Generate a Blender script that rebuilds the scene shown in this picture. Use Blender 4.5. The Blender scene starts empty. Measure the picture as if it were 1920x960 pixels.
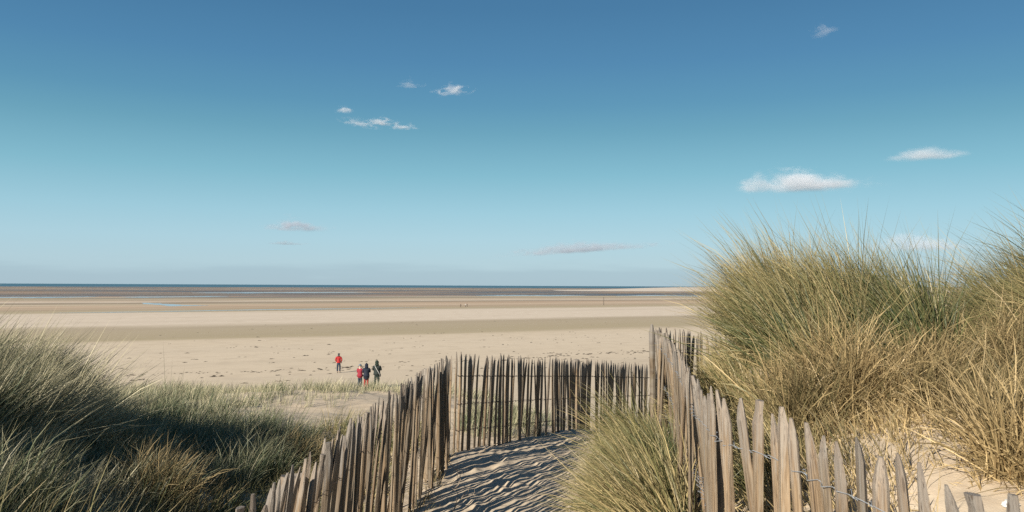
import bpy, bmesh, math, random
import numpy as np
from mathutils import Vector, Matrix

SC = bpy.context.scene
COL = SC.collection
R = math.radians
EYE = 8.0                                   # eye height above the beach datum

# ------------------------------------------------------------------ camera
cam_d = bpy.data.cameras.new('camera')
cam = bpy.data.objects.new('camera', cam_d)
COL.objects.link(cam)
cam_d.lens = 28.0
cam_d.sensor_width = 36.0
cam_d.clip_start = 0.05
cam_d.clip_end = 120000.0
cam.matrix_world = (Matrix.Translation((0, 0, EYE)) @ Matrix.Rotation(R(92.13), 4, 'X')
                    @ Matrix.Rotation(R(0.27), 4, 'Z'))
cam_d.dof.use_dof = True
cam_d.dof.focus_distance = 11.0
cam_d.dof.aperture_fstop = 9.0
SC.camera = cam

# ------------------------------------------------------------------ light
SUN_EL = 23.0
SUN_DIR = Vector((-0.61, -0.79, 0)).normalized()      # horizontal direction TO the sun
SUN_AZ = math.atan2(SUN_DIR.x, SUN_DIR.y)             # clockwise from +Y
to_sun = Vector((SUN_DIR.x * math.cos(R(SUN_EL)), SUN_DIR.y * math.cos(R(SUN_EL)), math.sin(R(SUN_EL))))
sun_d = bpy.data.lights.new('sun', 'SUN')
sun_d.energy = 5.0
sun_d.angle = R(0.5)
sun_d.color = (1.0, 0.925, 0.81)
sun = bpy.data.objects.new('sun', sun_d)
sun.rotation_euler = to_sun.to_track_quat('Z', 'Y').to_euler()
sun.location = (-20, -26, 30)
COL.objects.link(sun)

world = bpy.data.worlds.new('World')
SC.world = world
world.use_nodes = True
wn = world.node_tree.nodes
wl = world.node_tree.links
wn.clear()
w_out = wn.new('ShaderNodeOutputWorld')
w_bg = wn.new('ShaderNodeBackground')
w_sky = wn.new('ShaderNodeTexSky')
w_sky.sky_type = 'NISHITA'
w_sky.sun_disc = False
w_sky.sun_elevation = R(SUN_EL)
w_sky.sun_rotation = SUN_AZ % (2 * math.pi)
w_sky.altitude = 0
w_sky.air_density = 1.0
w_sky.dust_density = 0.6
w_sky.ozone_density = 2.0
# colour of the clear air by height above the horizon (same all round), plus the sun's own glow from the sky model
w_tc = wn.new('ShaderNodeTexCoord')
w_sep = wn.new('ShaderNodeSeparateXYZ'); wl.new(w_tc.outputs['Generated'], w_sep.inputs[0])
EXPO = 0.86
def lin(c): return tuple(((x / 255 + 0.055) / 1.055) ** 2.4 for x in c)
SKY = [(0.0, (182, 207, 219)), (0.03, (180, 209, 222)), (0.057, (174, 210, 225)), (0.09, (159, 204, 221)), (0.137, (131, 187, 206)), (0.189, (105, 163, 187)),
       (0.221, (91, 149, 181)), (0.27, (79, 134, 174)), (0.33, (69, 121, 162)), (0.5, (54, 100, 145)), (1.0, (40, 80, 126))]
w_ramp = wn.new('ShaderNodeValToRGB'); cr = w_ramp.color_ramp
while len(cr.elements) < len(SKY): cr.elements.new(0.5)
for e_, (p_, c_) in zip(cr.elements, SKY):
    e_.position = p_; e_.color = (*lin(c_), 1)
wl.new(w_sep.outputs['Z'], w_ramp.inputs[0])
w_scale = wn.new('ShaderNodeVectorMath'); w_scale.operation = 'SCALE'
wl.new(w_ramp.outputs[0], w_scale.inputs[0])
w_scale.inputs['Scale'].default_value = 0.90 / (0.10 * 2 ** EXPO)
w_bg.inputs['Strength'].default_value = 0.10
w_add = wn.new('ShaderNodeVectorMath'); w_add.operation = 'MULTIPLY_ADD'
wl.new(w_sky.outputs[0], w_add.inputs[0]); w_add.inputs[1].default_value = (0.05, 0.06, 0.06); wl.new(w_scale.outputs[0], w_add.inputs[2])
# a low distant cloud bank with a ragged top, all round the horizon
w_map = wn.new('ShaderNodeMapping'); w_map.inputs['Scale'].default_value = (5, 5, 60)
wl.new(w_tc.outputs['Generated'], w_map.inputs[0])
w_noise = wn.new('ShaderNodeTexNoise'); w_noise.inputs['Scale'].default_value = 1.0
w_noise.inputs['Detail'].default_value = 5.0
wl.new(w_map.outputs[0], w_noise.inputs['Vector'])
def wmath(op, a, b=None, c=None):
    n = wn.new('ShaderNodeMath'); n.operation = op
    for i, v in enumerate((a, b, c)):
        if v is None: continue
        if isinstance(v, (int, float)): n.inputs[i].default_value = v
        else: wl.new(v, n.inputs[i])
    return n.outputs[0]
edge = wmath('MULTIPLY_ADD', w_noise.outputs['Fac'], 0.046, 0.000)
bank = wn.new('ShaderNodeMapRange'); bank.interpolation_type = 'SMOOTHSTEP'
wl.new(wmath('SUBTRACT', w_sep.outputs['Z'], edge), bank.inputs['Value'])
bank.inputs['From Min'].default_value = -0.010; bank.inputs['From Max'].default_value = 0.008
bank.inputs['To Min'].default_value = 1.0; bank.inputs['To Max'].default_value = 0.0
w_bank = wn.new('ShaderNodeMix'); w_bank.data_type = 'RGBA'; w_bank.blend_type = 'MULTIPLY'
wl.new(wmath('MULTIPLY', bank.outputs[0], 0.62), w_bank.inputs[0])
wl.new(w_add.outputs[0], w_bank.inputs[6])
w_bank.inputs[7].default_value = (0.82, 0.83, 0.86, 1)
wl.new(w_bank.outputs[2], w_bg.inputs['Color'])
wl.new(w_bg.outputs[0], w_out.inputs[0])

SC.view_settings.view_transform = 'Standard'
SC.view_settings.look = 'None'
SC.view_settings.gamma = 1.0
SC.view_settings.use_curve_mapping = False
SC.view_settings.exposure = EXPO
SC.cycles.volume_bounces = 3
SC.cycles.use_denoising = False
SC.cycles.use_adaptive_sampling = False
SC.cycles.max_bounces = 8
SC.cycles.transparent_max_bounces = 8

# ------------------------------------------------------------------ helpers
def tag(o, label=None, cat=None, group=None, kind=None):
    if label: o['label'] = label
    if cat: o['category'] = cat
    if group: o['group'] = group
    if kind: o['kind'] = kind
    return o

def empty(name, loc=(0, 0, 0)):
    o = bpy.data.objects.new(name, None)
    o.empty_display_size = 0.2
    o.location = loc
    COL.objects.link(o)
    return o

def link_mesh(name, me, mat=None, parent=None, smooth=False):
    o = bpy.data.objects.new(name, me)
    if mat and not me.materials: me.materials.append(mat)
    if smooth: me.shade_smooth()
    COL.objects.link(o)
    if parent: o.parent = parent
    return o

def mesh_np(name, verts, loops, starts, totals, smooth=False):
    me = bpy.data.meshes.new(name)
    me.vertices.add(len(verts))
    me.vertices.foreach_set('co', np.ascontiguousarray(verts, np.float32).ravel())
    me.loops.add(len(loops))
    me.loops.foreach_set('vertex_index', np.ascontiguousarray(loops, np.int32))
    me.polygons.add(len(starts))
    me.polygons.foreach_set('loop_start', np.ascontiguousarray(starts, np.int32))
    me.polygons.foreach_set('loop_total', np.ascontiguousarray(totals, np.int32))
    if smooth:
        me.polygons.foreach_set('use_smooth', np.ones(len(starts), bool))
    me.update(calc_edges=True)
    return me

def grid_mesh(name, P, smooth=True):
    """P: (ny, nx, 3) points -> quad sheet"""
    ny, nx = P.shape[:2]
    i = np.arange(ny - 1)[:, None] * nx + np.arange(nx - 1)[None, :]
    q = np.stack([i, i + 1, i + nx + 1, i + nx], -1).reshape(-1)
    n = len(q) // 4
    return mesh_np(name, P.reshape(-1, 3), q, np.arange(n) * 4, np.full(n, 4), smooth)

def hash2(ix, iy, seed):
    h = (ix.astype(np.int64) * 374761393 + iy.astype(np.int64) * 668265263 + seed * 974634777) & 0x7fffffff
    h = ((h ^ (h >> 13)) * 1274126177) & 0x7fffffff
    h = (h ^ (h >> 16)) & 0xffffff
    return h / float(0xffffff)

def vnoise(x, y, seed=0):
    ix, iy = np.floor(x), np.floor(y)
    fx, fy = x - ix, y - iy
    fx = fx * fx * fx * (fx * (fx * 6 - 15) + 10); fy = fy * fy * fy * (fy * (fy * 6 - 15) + 10)
    a = hash2(ix, iy, seed); b = hash2(ix + 1, iy, seed)
    c = hash2(ix, iy + 1, seed); d = hash2(ix + 1, iy + 1, seed)
    return (a * (1 - fx) + b * fx) * (1 - fy) + (c * (1 - fx) + d * fx) * fy - 0.5

def fbm(x, y, seed=0, oct=4):
    s = 0; a = 1.0
    for k in range(oct):
        s = s + a * vnoise(x * 2 ** k, y * 2 ** k, seed + k * 17); a *= 0.5
    return s

def sstep(a, b, x):
    t = np.clip((x - a) / (b - a), 0, 1)
    return t * t * (3 - 2 * t)

# ------------------------------------------------------------------ materials
def new_mat(name):
    m = bpy.data.materials.new(name)
    m.use_nodes = True
    nt = m.node_tree
    nt.nodes.clear()
    out = nt.nodes.new('ShaderNodeOutputMaterial')
    return m, nt, out

class NT:
    """tiny node helper"""
    def __init__(s, nt): s.nt = nt
    def n(s, typ, **kw):
        nd = s.nt.nodes.new(typ)
        for k, v in kw.items(): setattr(nd, k, v)
        return nd
    def put(s, sock, v):
        if v is None: return
        if hasattr(v, 'is_output') or isinstance(v, bpy.types.NodeSocket): s.nt.links.new(v, sock)
        else: sock.default_value = v
    def math(s, op, a, b=None, c=None, clamp=False):
        nd = s.n('ShaderNodeMath', operation=op, use_clamp=clamp)
        for i, v in enumerate((a, b, c)): s.put(nd.inputs[i], v)
        return nd.outputs[0]
    def noise(s, vec, scale, detail=3, rough=0.5, dist=0.0):
        nd = s.n('ShaderNodeTexNoise')
        s.put(nd.inputs['Vector'], vec)
        nd.inputs['Scale'].default_value = scale; nd.inputs['Detail'].default_value = detail
        nd.inputs['Roughness'].default_value = rough; nd.inputs['Distortion'].default_value = dist
        return nd.outputs['Fac']
    def mapping(s, vec, scale=(1, 1, 1), rot=(0, 0, 0), loc=(0, 0, 0)):
        nd = s.n('ShaderNodeMapping')
        s.put(nd.inputs['Vector'], vec)
        nd.inputs['Scale'].default_value = scale; nd.inputs['Rotation'].default_value = rot
        nd.inputs['Location'].default_value = loc
        return nd.outputs[0]
    def ramp(s, fac, stops, interp='LINEAR'):
        nd = s.n('ShaderNodeValToRGB')
        cr = nd.color_ramp; cr.interpolation = interp
        while len(cr.elements) < len(stops): cr.elements.new(0.5)
        for e, (p, c) in zip(cr.elements, stops):
            e.position = p; e.color = (c[0], c[1], c[2], 1) if len(c) == 3 else c
        s.put(nd.inputs[0], fac)
        return nd.outputs[0]
    def range(s, v, a, b, c=0.0, d=1.0, smooth=True):
        nd = s.n('ShaderNodeMapRange', interpolation_type='SMOOTHSTEP' if smooth else 'LINEAR')
        s.put(nd.inputs[0], v)
        for i, k in enumerate((a, b, c, d)): s.put(nd.inputs[i + 1], k)
        return nd.outputs[0]
    def mix(s, f, a, b, blend='MIX'):
        nd = s.n('ShaderNodeMix', data_type='RGBA', blend_type=blend)
        s.put(nd.inputs[0], f)
        for k, v in ((6, a), (7, b)):
            if isinstance(v, tuple) and len(v) == 3: v = v + (1,)
            s.put(nd.inputs[k], v)
        return nd.outputs[2]
    def bump(s, h, strength, dist, normal=None):
        nd = s.n('ShaderNodeBump')
        nd.inputs['Strength'].default_value = strength; nd.inputs['Distance'].default_value = dist
        s.put(nd.inputs['Height'], h)
        if normal is not None: s.put(nd.inputs['Normal'], normal)
        return nd.outputs[0]
    def bsdf(s, color, rough=0.9, normal=None, spec=0.3):
        nd = s.n('ShaderNodeBsdfPrincipled')
        if isinstance(color, tuple) and len(color) == 3: color = color + (1,)
        s.put(nd.inputs['Base Color'], color); s.put(nd.inputs['Roughness'], rough)
        s.put(nd.inputs['Specular IOR Level'], spec)
        if normal is not None: s.put(nd.inputs['Normal'], normal)
        return nd

def mat_dune():
    m, nt, out = new_mat('dune_sand'); s = NT(nt)
    pos = s.n('ShaderNodeNewGeometry').outputs['Position']
    big = s.noise(pos, 0.7, 4, 0.6)
    mid = s.noise(pos, 6.0, 4, 0.6)
    fine = s.noise(pos, 90.0, 3, 0.6)
    c = s.mix(big, (0.44, 0.345, 0.235), (0.54, 0.44, 0.32))
    c = s.mix(s.range(mid, 0.35, 0.75), c, (0.39, 0.30, 0.205))
    c = s.mix(s.math('MULTIPLY', fine, 0.5), c, (0.58, 0.49, 0.37))
    speck = s.noise(pos, 38.0, 2, 0.5)
    c = s.mix(s.range(speck, 0.68, 0.76), c, (0.16, 0.11, 0.07))
    h = s.math('ADD', s.math('MULTIPLY', mid, 0.8), s.math('MULTIPLY', fine, 0.2))
    b = s.bsdf(c, 0.95, s.bump(h, 0.6, 0.02), 0.15)
    nt.links.new(b.outputs[0], out.inputs[0])
    return m

def mat_beach():
    m, nt, out = new_mat('beach_sand'); s = NT(nt)
    pos = s.n('ShaderNodeNewGeometry').outputs['Position']
    sep = s.n('ShaderNodeSeparateXYZ'); nt.links.new(pos, sep.inputs[0])
    v = s.math('MULTIPLY_ADD', sep.outputs['X'], -0.58, sep.outputs['Y'])
    # long noise running along the shore (30 degrees off X)
    rot = s.mapping(pos, (1, 1, 1), (0, 0, R(-30.1)))
    n_edge = s.noise(s.mapping(rot, (0.010, 0.045, 0)), 1.0, 4, 0.55)
    n_streak = s.noise(s.mapping(rot, (0.0045, 0.045, 0)), 1.0, 5, 0.62)
    n_str2 = s.noise(s.mapping(rot, (0.0012, 0.009, 0), (0, 0, 0), (7, 3, 0)), 1.0, 4, 0.6)
    lv = s.math('LOGARITHM', s.math('MAXIMUM', v, 12.0), 10.0)
    lv2 = s.math('ADD', lv, s.math('MULTIPLY_ADD', n_edge, 0.07, -0.035))
    fac = s.math('MULTIPLY_ADD', lv2, 1 / 2.8, -1.0 / 2.8)          # 10 m .. 6300 m
    P = lambda d: (math.log10(d) - 1) / 2.8
    dry = (0.560, 0.455, 0.325); dry2 = (0.590, 0.485, 0.355); tan = (0.385, 0.315, 0.200); tan2 = (0.40, 0.325, 0.225)
    pale = (0.605, 0.505, 0.390); grey = (0.15, 0.14, 0.135); red = (0.37, 0.26, 0.175); brn = (0.20, 0.155, 0.115)
    col = s.ramp(fac, [(0.0, dry2), (P(60), dry), (P(125), dry2), (P(146), dry), (P(153), tan), (P(205), tan2), (P(222), pale),
                       (P(335), pale), (P(362), tan), (P(430), tan2), (P(455), dry), (P(520), tan2), (P(545), brn), (P(575), pale), (P(660), tan2), (P(745), tan), (P(770), dry), (P(860), grey),
                       (P(1050), brn), (P(1200), red), (P(1450), brn), (P(1600), grey), (P(1800), red), (P(2300), tan2),
                       (P(2700), brn), (P(3100), red)])
    far = s.range(v, 230, 620)
    st = s.range(n_streak, 0.50, 0.62)
    col = s.mix(s.math('MULTIPLY', st, s.math('MULTIPLY_ADD', far, 0.70, 0.10)), col, (0.25, 0.20, 0.145))
    st3 = s.range(n_streak, 0.44, 0.34)
    col = s.mix(s.math('MULTIPLY', st3, s.math('MULTIPLY_ADD', far, 0.5, 0.25)), col, pale)
    st2 = s.range(n_str2, 0.52, 0.60)
    col = s.mix(s.math('MULTIPLY', st2, s.math('MULTIPLY', far, 0.6)), col, (0.42, 0.27, 0.18))
    # near mottling: trampled dry sand
    n1 = s.noise(pos, 0.35, 5, 0.65); n2 = s.noise(pos, 2.2, 4, 0.6)
    col = s.mix(s.math('MULTIPLY', s.range(n1, 0.45, 0.7), 0.35), col, (0.40, 0.32, 0.23))
    col = s.mix(s.math('MULTIPLY', s.range(n2, 0.5, 0.75), 0.3), col, (0.60, 0.51, 0.40))
    deb = s.range(s.noise(s.mapping(rot, (1.1, 1.6, 0)), 1.0, 4, 0.7), 0.66, 0.72)
    col = s.mix(s.math('MULTIPLY', deb, s.math('MULTIPLY', s.range(s.noise(pos, 0.06, 2, 0.5), 0.42, 0.62), 0.55)), col, (0.17, 0.13, 0.095))
    wet = s.math('MULTIPLY', s.range(s.noise(s.mapping(rot, (0.0026, 0.022, 0), (0, 0, 0), (3, 11, 0)), 1.0, 4, 0.55), 0.49, 0.55), s.range(v, 620, 860))
    col = s.mix(wet, col, (0.075, 0.07, 0.068))
    rough = s.math('MULTIPLY_ADD', wet, -0.52, 0.92)
    h = s.math('MULTIPLY_ADD', n2, 0.5, s.math('MULTIPLY', s.noise(pos, 9.0, 2, 0.5), 0.15))
    h = s.math('MULTIPLY', h, s.range(v, 260, 90))
    b = s.bsdf(col, rough, s.bump(h, 0.45, 0.06), s.math('MULTIPLY_ADD', wet, 0.45, 0.02))
    nt.links.new(b.outputs[0], out.inputs[0])
    return m

def mat_water(name, base, rough, bump_s, scale):
    m, nt, out = new_mat(name); s = NT(nt)
    pos = s.n('ShaderNodeNewGeometry').outputs['Position']
    h = s.noise(s.mapping(pos, scale), 1.0, 4, 0.6)
    b = s.bsdf(base, rough, s.bump(h, bump_s, 0.5), 0.5)
    nt.links.new(b.outputs[0], out.inputs[0])
    return m

def mat_wood(name='weathered_chestnut', k=1.0):
    m, nt, out = new_mat(name); s = NT(nt)
    obj = s.n('ShaderNodeTexCoord').outputs['Object']
    rnd = s.n('ShaderNodeObjectInfo').outputs['Random']
    off = s.n('ShaderNodeCombineXYZ')
    for k, mul in enumerate((13.0, 37.0, 71.0)): s.put(off.inputs[k], s.math('MULTIPLY', rnd, mul))
    va = s.n('ShaderNodeVectorMath', operation='ADD'); s.put(va.inputs[0], obj); s.put(va.inputs[1], off.outputs[0])
    p = va.outputs[0]
    grain = s.noise(s.mapping(p, (4.2 * k, 4.2 * k, 2.6)), 1.0, 4, 0.62, 0.5)
    fibre = s.noise(s.mapping(p, (11 * k, 11 * k, 5)), 1.0, 2, 0.5)
    blot = s.noise(s.mapping(p, (0.9 * k, 0.9 * k, 4.5)), 1.0, 4, 0.6)
    c = s.ramp(grain, [(0.30, (0.075, 0.056, 0.042)), (0.48, (0.175, 0.137, 0.102)), (0.68, (0.29, 0.237, 0.182))])
    c = s.mix(s.math('MULTIPLY', s.range(blot, 0.42, 0.68), 0.75), c, (0.25, 0.228, 0.202))
    c = s.mix(s.math('MULTIPLY', s.range(blot, 0.36, 0.26), 0.6), c, (0.25, 0.16, 0.09))
    # each stake weathered its own way: silver grey to fox brown
    rr = s.ramp(rnd, [(0.0, (0.58, 0.55, 0.52)), (0.2, (0.98, 0.93, 0.84)), (0.4, (0.78, 0.76, 0.73)), (0.6, (1.22, 1.10, 0.95)), (0.8, (0.82, 0.72, 0.60)), (1.0, (1.0, 0.98, 0.96))])
    c = s.mix(1.0, c, rr, 'MULTIPLY')
    c = s.mix(1.0, c, (0.985, 0.985, 0.945), 'MULTIPLY')
    sz = s.n('ShaderNodeSeparateXYZ'); nt.links.new(obj, sz.inputs[0])
    top = s.range(s.math('MULTIPLY_ADD', s.math('SUBTRACT', blot, 0.5), 0.7, sz.outputs['Z']), 1.15, 1.42)
    c = s.mix(s.math('MULTIPLY', top, 0.40), c, (0.235, 0.225, 0.215))           # greyed, sun-bleached ends
    knot = s.range(s.noise(s.mapping(p, (0.8 * k, 0.8 * k, 9.0)), 1.0, 1, 0.4), 0.70, 0.76)
    c = s.mix(s.math('MULTIPLY', knot, 0.7), c, (0.07, 0.05, 0.035))
    crack = s.range(s.noise(s.mapping(p, (2.6 * k, 2.6 * k, 0.9)), 1.0, 3, 0.5), 0.64, 0.70)
    c = s.mix(s.math('MULTIPLY', crack, 0.8), c, (0.05, 0.035, 0.025))
    h = s.math('MULTIPLY_ADD', grain, 0.7, s.math('MULTIPLY', fibre, 0.3))
    h = s.math('MULTIPLY_ADD', crack, -0.8, h)
    b = s.bsdf(c, 0.88, s.bump(h, 0.75, 0.006), 0.2)
    nt.links.new(b.outputs[0], out.inputs[0])
    return m

def mat_plain(name, col, rough=0.85, spec=0.3, vary=0.25, scale=14.0, metallic=0.0, bump=0.3):
    m, nt, out = new_mat(name); s = NT(nt)
    obj = s.n('ShaderNodeTexCoord').outputs['Object']
    n = s.noise(obj, scale, 4, 0.6)
    dark = tuple(x * (1 - vary) for x in col); lite = tuple(min(1, x * (1 + vary)) for x in col)
    b = s.bsdf(s.mix(n, dark, lite), rough, s.bump(n, bump, 0.01), spec)
    b.inputs['Metallic'].default_value = metallic
    nt.links.new(b.outputs[0], out.inputs[0])
    return m

def mat_blade(name, green, mid, straw, trans=0.26):
    m, nt, out = new_mat(name); s = NT(nt)
    t = s.n('ShaderNodeAttribute', attribute_name='tint').outputs['Fac']
    a = s.n('ShaderNodeAttribute', attribute_name='along').outputs['Fac']
    sh = s.n('ShaderNodeAttribute', attribute_name='shade').outputs['Fac']
    c = s.ramp(t, [(0.0, green), (0.45, mid), (0.75, straw), (1.0, tuple(min(1, x * 1.25) for x in straw))])
    c = s.mix(s.math('MULTIPLY', s.range(a, 0.30, 0.0), 0.65), c, tuple(x * 0.8 for x in straw))     # dead sheath at the foot
    c = s.mix(s.math('MULTIPLY', s.range(a, 0.6, 1.0), 0.55), c, tuple(min(1, x * 1.1) for x in straw))  # bleached tip
    k = s.n('ShaderNodeCombineXYZ')
    for i in range(3): s.put(k.inputs[i], s.math('MULTIPLY_ADD', sh, 0.6, 0.7))
    c = s.mix(1.0, c, k.outputs[0], 'MULTIPLY')
    b = s.bsdf(c, 0.5, None, 0.35)
    tr = s.n('ShaderNodeBsdfTranslucent'); nt.links.new(c, tr.inputs[0])
    ms = s.n('ShaderNodeMixShader'); ms.inputs[0].default_value = trans
    nt.links.new(b.outputs[0], ms.inputs[1]); nt.links.new(tr.outputs[0], ms.inputs[2])
    nt.links.new(ms.outputs[0], out.inputs[0])
    return m

M_DUNE = mat_dune(); M_BEACH = mat_beach()
M_SEA = mat_water('sea_water', (0.028, 0.075, 0.095), 0.35, 0.9, (0.02, 0.06, 0.0))
M_POOL = mat_water('pool_water', (0.05, 0.065, 0.075), 0.06, 0.06, (0.4, 0.4, 0.0))
M_WOOD = mat_wood()
M_POST = mat_wood('weathered_post', 18.0)
M_WIRE = mat_plain('galvanised_wire', (0.22, 0.235, 0.25), 0.7, 0.35, 0.3, 60.0, 0.3, 0.1)
M_WIRE_OLD = mat_plain('rusty_wire', (0.07, 0.055, 0.05), 0.8, 0.3, 0.4, 60.0, 0.2, 0.1)
M_GRASS = mat_blade('marram_blade', (0.055, 0.076, 0.030), (0.140, 0.135, 0.052), (0.335, 0.265, 0.130))
M_DEAD = mat_blade('dead_marram_blade', (0.095, 0.088, 0.040), (0.19, 0.147, 0.070), (0.365, 0.275, 0.140))
M_COOL = mat_blade('cool_marram_blade', (0.065, 0.092, 0.045), (0.14, 0.15, 0.075), (0.37, 0.33, 0.21))

# ------------------------------------------------------------------ ground
def beach_h(v):
    """depth of the beach below the eye"""
    return np.where(v < 82, 8 - (82 - v) * 0.045,
           np.where(v < 415, 8 + (v - 82) * 0.0069,
           np.where(v < 3450, 10.30 + (v - 415) * 0.00004, 10.42 + (v - 3450) * 0.002)))

CP = np.array([  # x, y, depth below the eye
    # path between the fences
    (0, -6, 1.7), (0, 0, 1.75), (0, 3, 1.86), (0, 6, 2.0), (-0.1, 8.6, 2.10), (0.5, 9.6, 2.15), (1.0, 11, 2.22), (1.9, 13, 2.42), (3.0, 14.2, 2.62), (5, 16, 3.1), (8, 18, 3.8),
    # left fence foot and mid fence foot
    (-1, 2.5, 1.98), (-1, 6, 2.06), (-0.8, 10, 2.08), (1.0, 13.2, 2.34), (2.7, 16, 2.68), (4.6, 19.2, 3.3),
    # right fence foot
    (1.2, 1.0, 1.5), (1.15, 2.3, 1.48), (1.0, 4, 1.55), (1.3, 6, 1.66), (1.55, 8, 1.72), (1.74, 9.7, 1.78), (0.75, 6.5, 1.85), (0.6, 8, 1.98),
    # right-hand dune: bare flank, first hump, saddle, second hump
    (1.7, 3, 1.33), (2.4, 4.8, 1.03), (2.9, 4.8, 1.03), (2.5, 5.6, 0.98), (2.7, 4.2, 1.12), (3.6, 4.6, 0.95), (2.0, 6.5, 1.15), (2.0, 8.0, 1.15), (2.9, 7.6, 0.50), (3.3, 7.9, 0.46), (3.3, 6.6, 0.58), (3.3, 5.8, 0.8),
    (4.0, 7.4, 1.05), (4.95, 6.9, 0.32), (5.6, 7.2, 0.2), (4.4, 6.0, 0.62), (4.4, 5.0, 0.85), (6.5, 5.0, 0.5), (7.5, 7, 0.3), (4, 2, 1.2), (3, 0, 1.4), (8, 0, 0.9),
    (2.6, 9.6, 1.3), (3, 11, 1.75), (4.2, 10, 1.1), (5.5, 10, 1.0), (5, 13, 2.2), (8, 11, 1.1), (9, 15, 2.4), (13, 10, 0.9), (14, 17, 2.2), (20, 8, 1.0), (20, 22, 3.0), (12, 2, 0.8),
    # left-hand dune, with a ridge out of view added to shade the hollow
    (-1.6, 4, 2.08), (-2, 6, 2.18), (-2.4, 9, 2.28), (-2.8, 11.6, 2.34), (-3.5, 16.6, 2.42), (-2.6, 15, 2.42), (-2.9, 3, 1.85), (-3.4, 5.9, 1.70), (-4.2, 7.3, 1.60), (-5.0, 7.6, 1.46),
    (-4.6, 9.8, 1.86), (-5.0, 12.0, 2.02), (-3.8, 11.0, 2.2), (-6.4, 12.5, 1.98), (-7, 8, 1.02), (-9, 9, 0.95), (-8.2, 4, 1.1), (-5.8, 4.9, 0.76), (-4.75, 5.0, 1.42), (-6.4, 2.9, 0.58), (-5.6, 1.5, 0.55), (-4.8, 0.3, 0.85), (-3.6, 1.6, 1.45), (-4, -2, 1.6), (-10, 0, 1.0), (-16, 6, 1.4), (-10, 13, 1.95), (-16, 13, 2.2),
    # crest above the beach
    (-5.2, 19.4, 2.62), (-2, 20.2, 2.68), (-0.6, 20, 2.78), (-8.8, 19.2, 2.60), (-14, 16.6, 2.65), (-20, 14, 2.9), (0.5, 20, 3.15), (0.4, 14.5, 2.52), (-0.4, 12.2, 2.16), (-0.9, 15, 2.32), (1.75, 18, 3.15), (2.3, 24, 4.3), (-2, 24, 3.6), (6, 24, 4.4),
    # foot of the dune, under the beach sheet
    (-26, 23, 6.9), (-18, 27.5, 6.9), (-10, 32, 6.9), (-3, 36, 6.9), (4, 40, 6.9), (12, 45, 6.9), (20, 49, 6.9), (28, 54, 6.9),
    (-30, 30, 9), (-10, 42, 9), (10, 54, 9), (30, 64, 9)], float)

def _rbf_fit():
    X, Y, H = CP.T
    D = np.sqrt((X[:, None] - X) ** 2 + (Y[:, None] - Y) ** 2 + 0.5 ** 2)
    n = len(CP)
    A = np.zeros((n + 3, n + 3)); A[:n, :n] = D + np.eye(n) * -0.03
    A[:n, n] = 1; A[:n, n + 1] = X; A[:n, n + 2] = Y; A[n:, :n] = A[:n, n:].T
    return np.linalg.solve(A, np.r_[H, 0, 0, 0])
RBF = _rbf_fit()

def smooth_z(x, y):
    x = np.asarray(x, float); y = np.asarray(y, float); sh = x.shape
    x = x.ravel(); y = y.ravel(); h = RBF[-3] + RBF[-2] * x + RBF[-1] * y
    for (cx, cy, _), w in zip(CP, RBF):
        h = h + w * np.sqrt((x - cx) ** 2 + (y - cy) ** 2 + 0.25)
    return (EYE - h).reshape(sh)

_fr = random.Random(88)
FEET = []
for _ in range(95):
    fy = _fr.uniform(5.5, 13.0); fx = _fr.gauss(-0.05, 0.33) + max(0, fy - 9.5) * 0.42
    FEET.append((fx, fy, math.pi / 2 + _fr.gauss(0, 0.3), _fr.uniform(0.008, 0.020)))

def ground_z(x, y):
    """dune surface with its lumps, footprints and ripples"""
    x = np.atleast_1d(np.asarray(x, float)); y = np.atleast_1d(np.asarray(y, float))
    z = smooth_z(x, y)
    z = z + 0.10 * fbm(x * 0.6, y * 0.6, 3, 3) * sstep(1.2, 3.0, np.abs(x - 0.1) + np.maximum(0, y - 11) * 0.3)
        # trodden path: soft footprints
    onp = sstep(1.5, 0.6, np.abs(x)) * sstep(14.5, 12, y)
    z = z + (0.035 - 0.022 * onp) * fbm(x * 2.6, y * 2.6, 11, 3) + (0.012 - 0.002 * onp) * fbm(x * 9, y * 9, 29, 2)
    f = vnoise(x * 4.2 + 3.1, y * 3.1, 41)
    z = z - onp * 0.022 * np.clip(f - 0.05, 0, 1) * 2 + onp * 0.010 * vnoise(x * 14, y * 14, 77)
    for fx, fy, fa, fd in FEET:
        k = (np.abs(x - fx) < 0.4) & (np.abs(y - fy) < 0.4)
        if not k.any(): continue
        u = (x[k] - fx) * math.cos(fa) + (y[k] - fy) * math.sin(fa); w = -(x[k] - fx) * math.sin(fa) + (y[k] - fy) * math.cos(fa)
        q = np.sqrt((u / 0.15) ** 2 + (w / 0.065) ** 2)
        z[k] += fd * (-np.exp(-q ** 4) + 0.45 * np.exp(-((q - 1.45) / 0.35) ** 2))
    return z

def axis(*segs):
    a = []
    for s0, s1, st in segs: a += list(np.arange(s0, s1 - 1e-6, st))
    return np.array(a + [segs[-1][1]])
gx = axis((-32, -12, 0.8), (-12, -6, 0.25), (-6, -1.4, 0.09), (-1.4, 1.6, 0.035), (1.6, 6, 0.08), (6, 12, 0.3), (12, 34, 0.9))
gy = axis((-8, 1, 0.4), (1, 4, 0.08), (4, 14, 0.04), (14, 24, 0.10), (24, 66, 0.6))
GX, GY = np.meshgrid(gx, gy)
dune = link_mesh('dune', grid_mesh('dune', np.stack([GX, GY, ground_z(GX, GY)], -1)), M_DUNE)
tag(dune, 'pale sandy dune with the trodden path between the paling fences', kind='structure')

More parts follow.
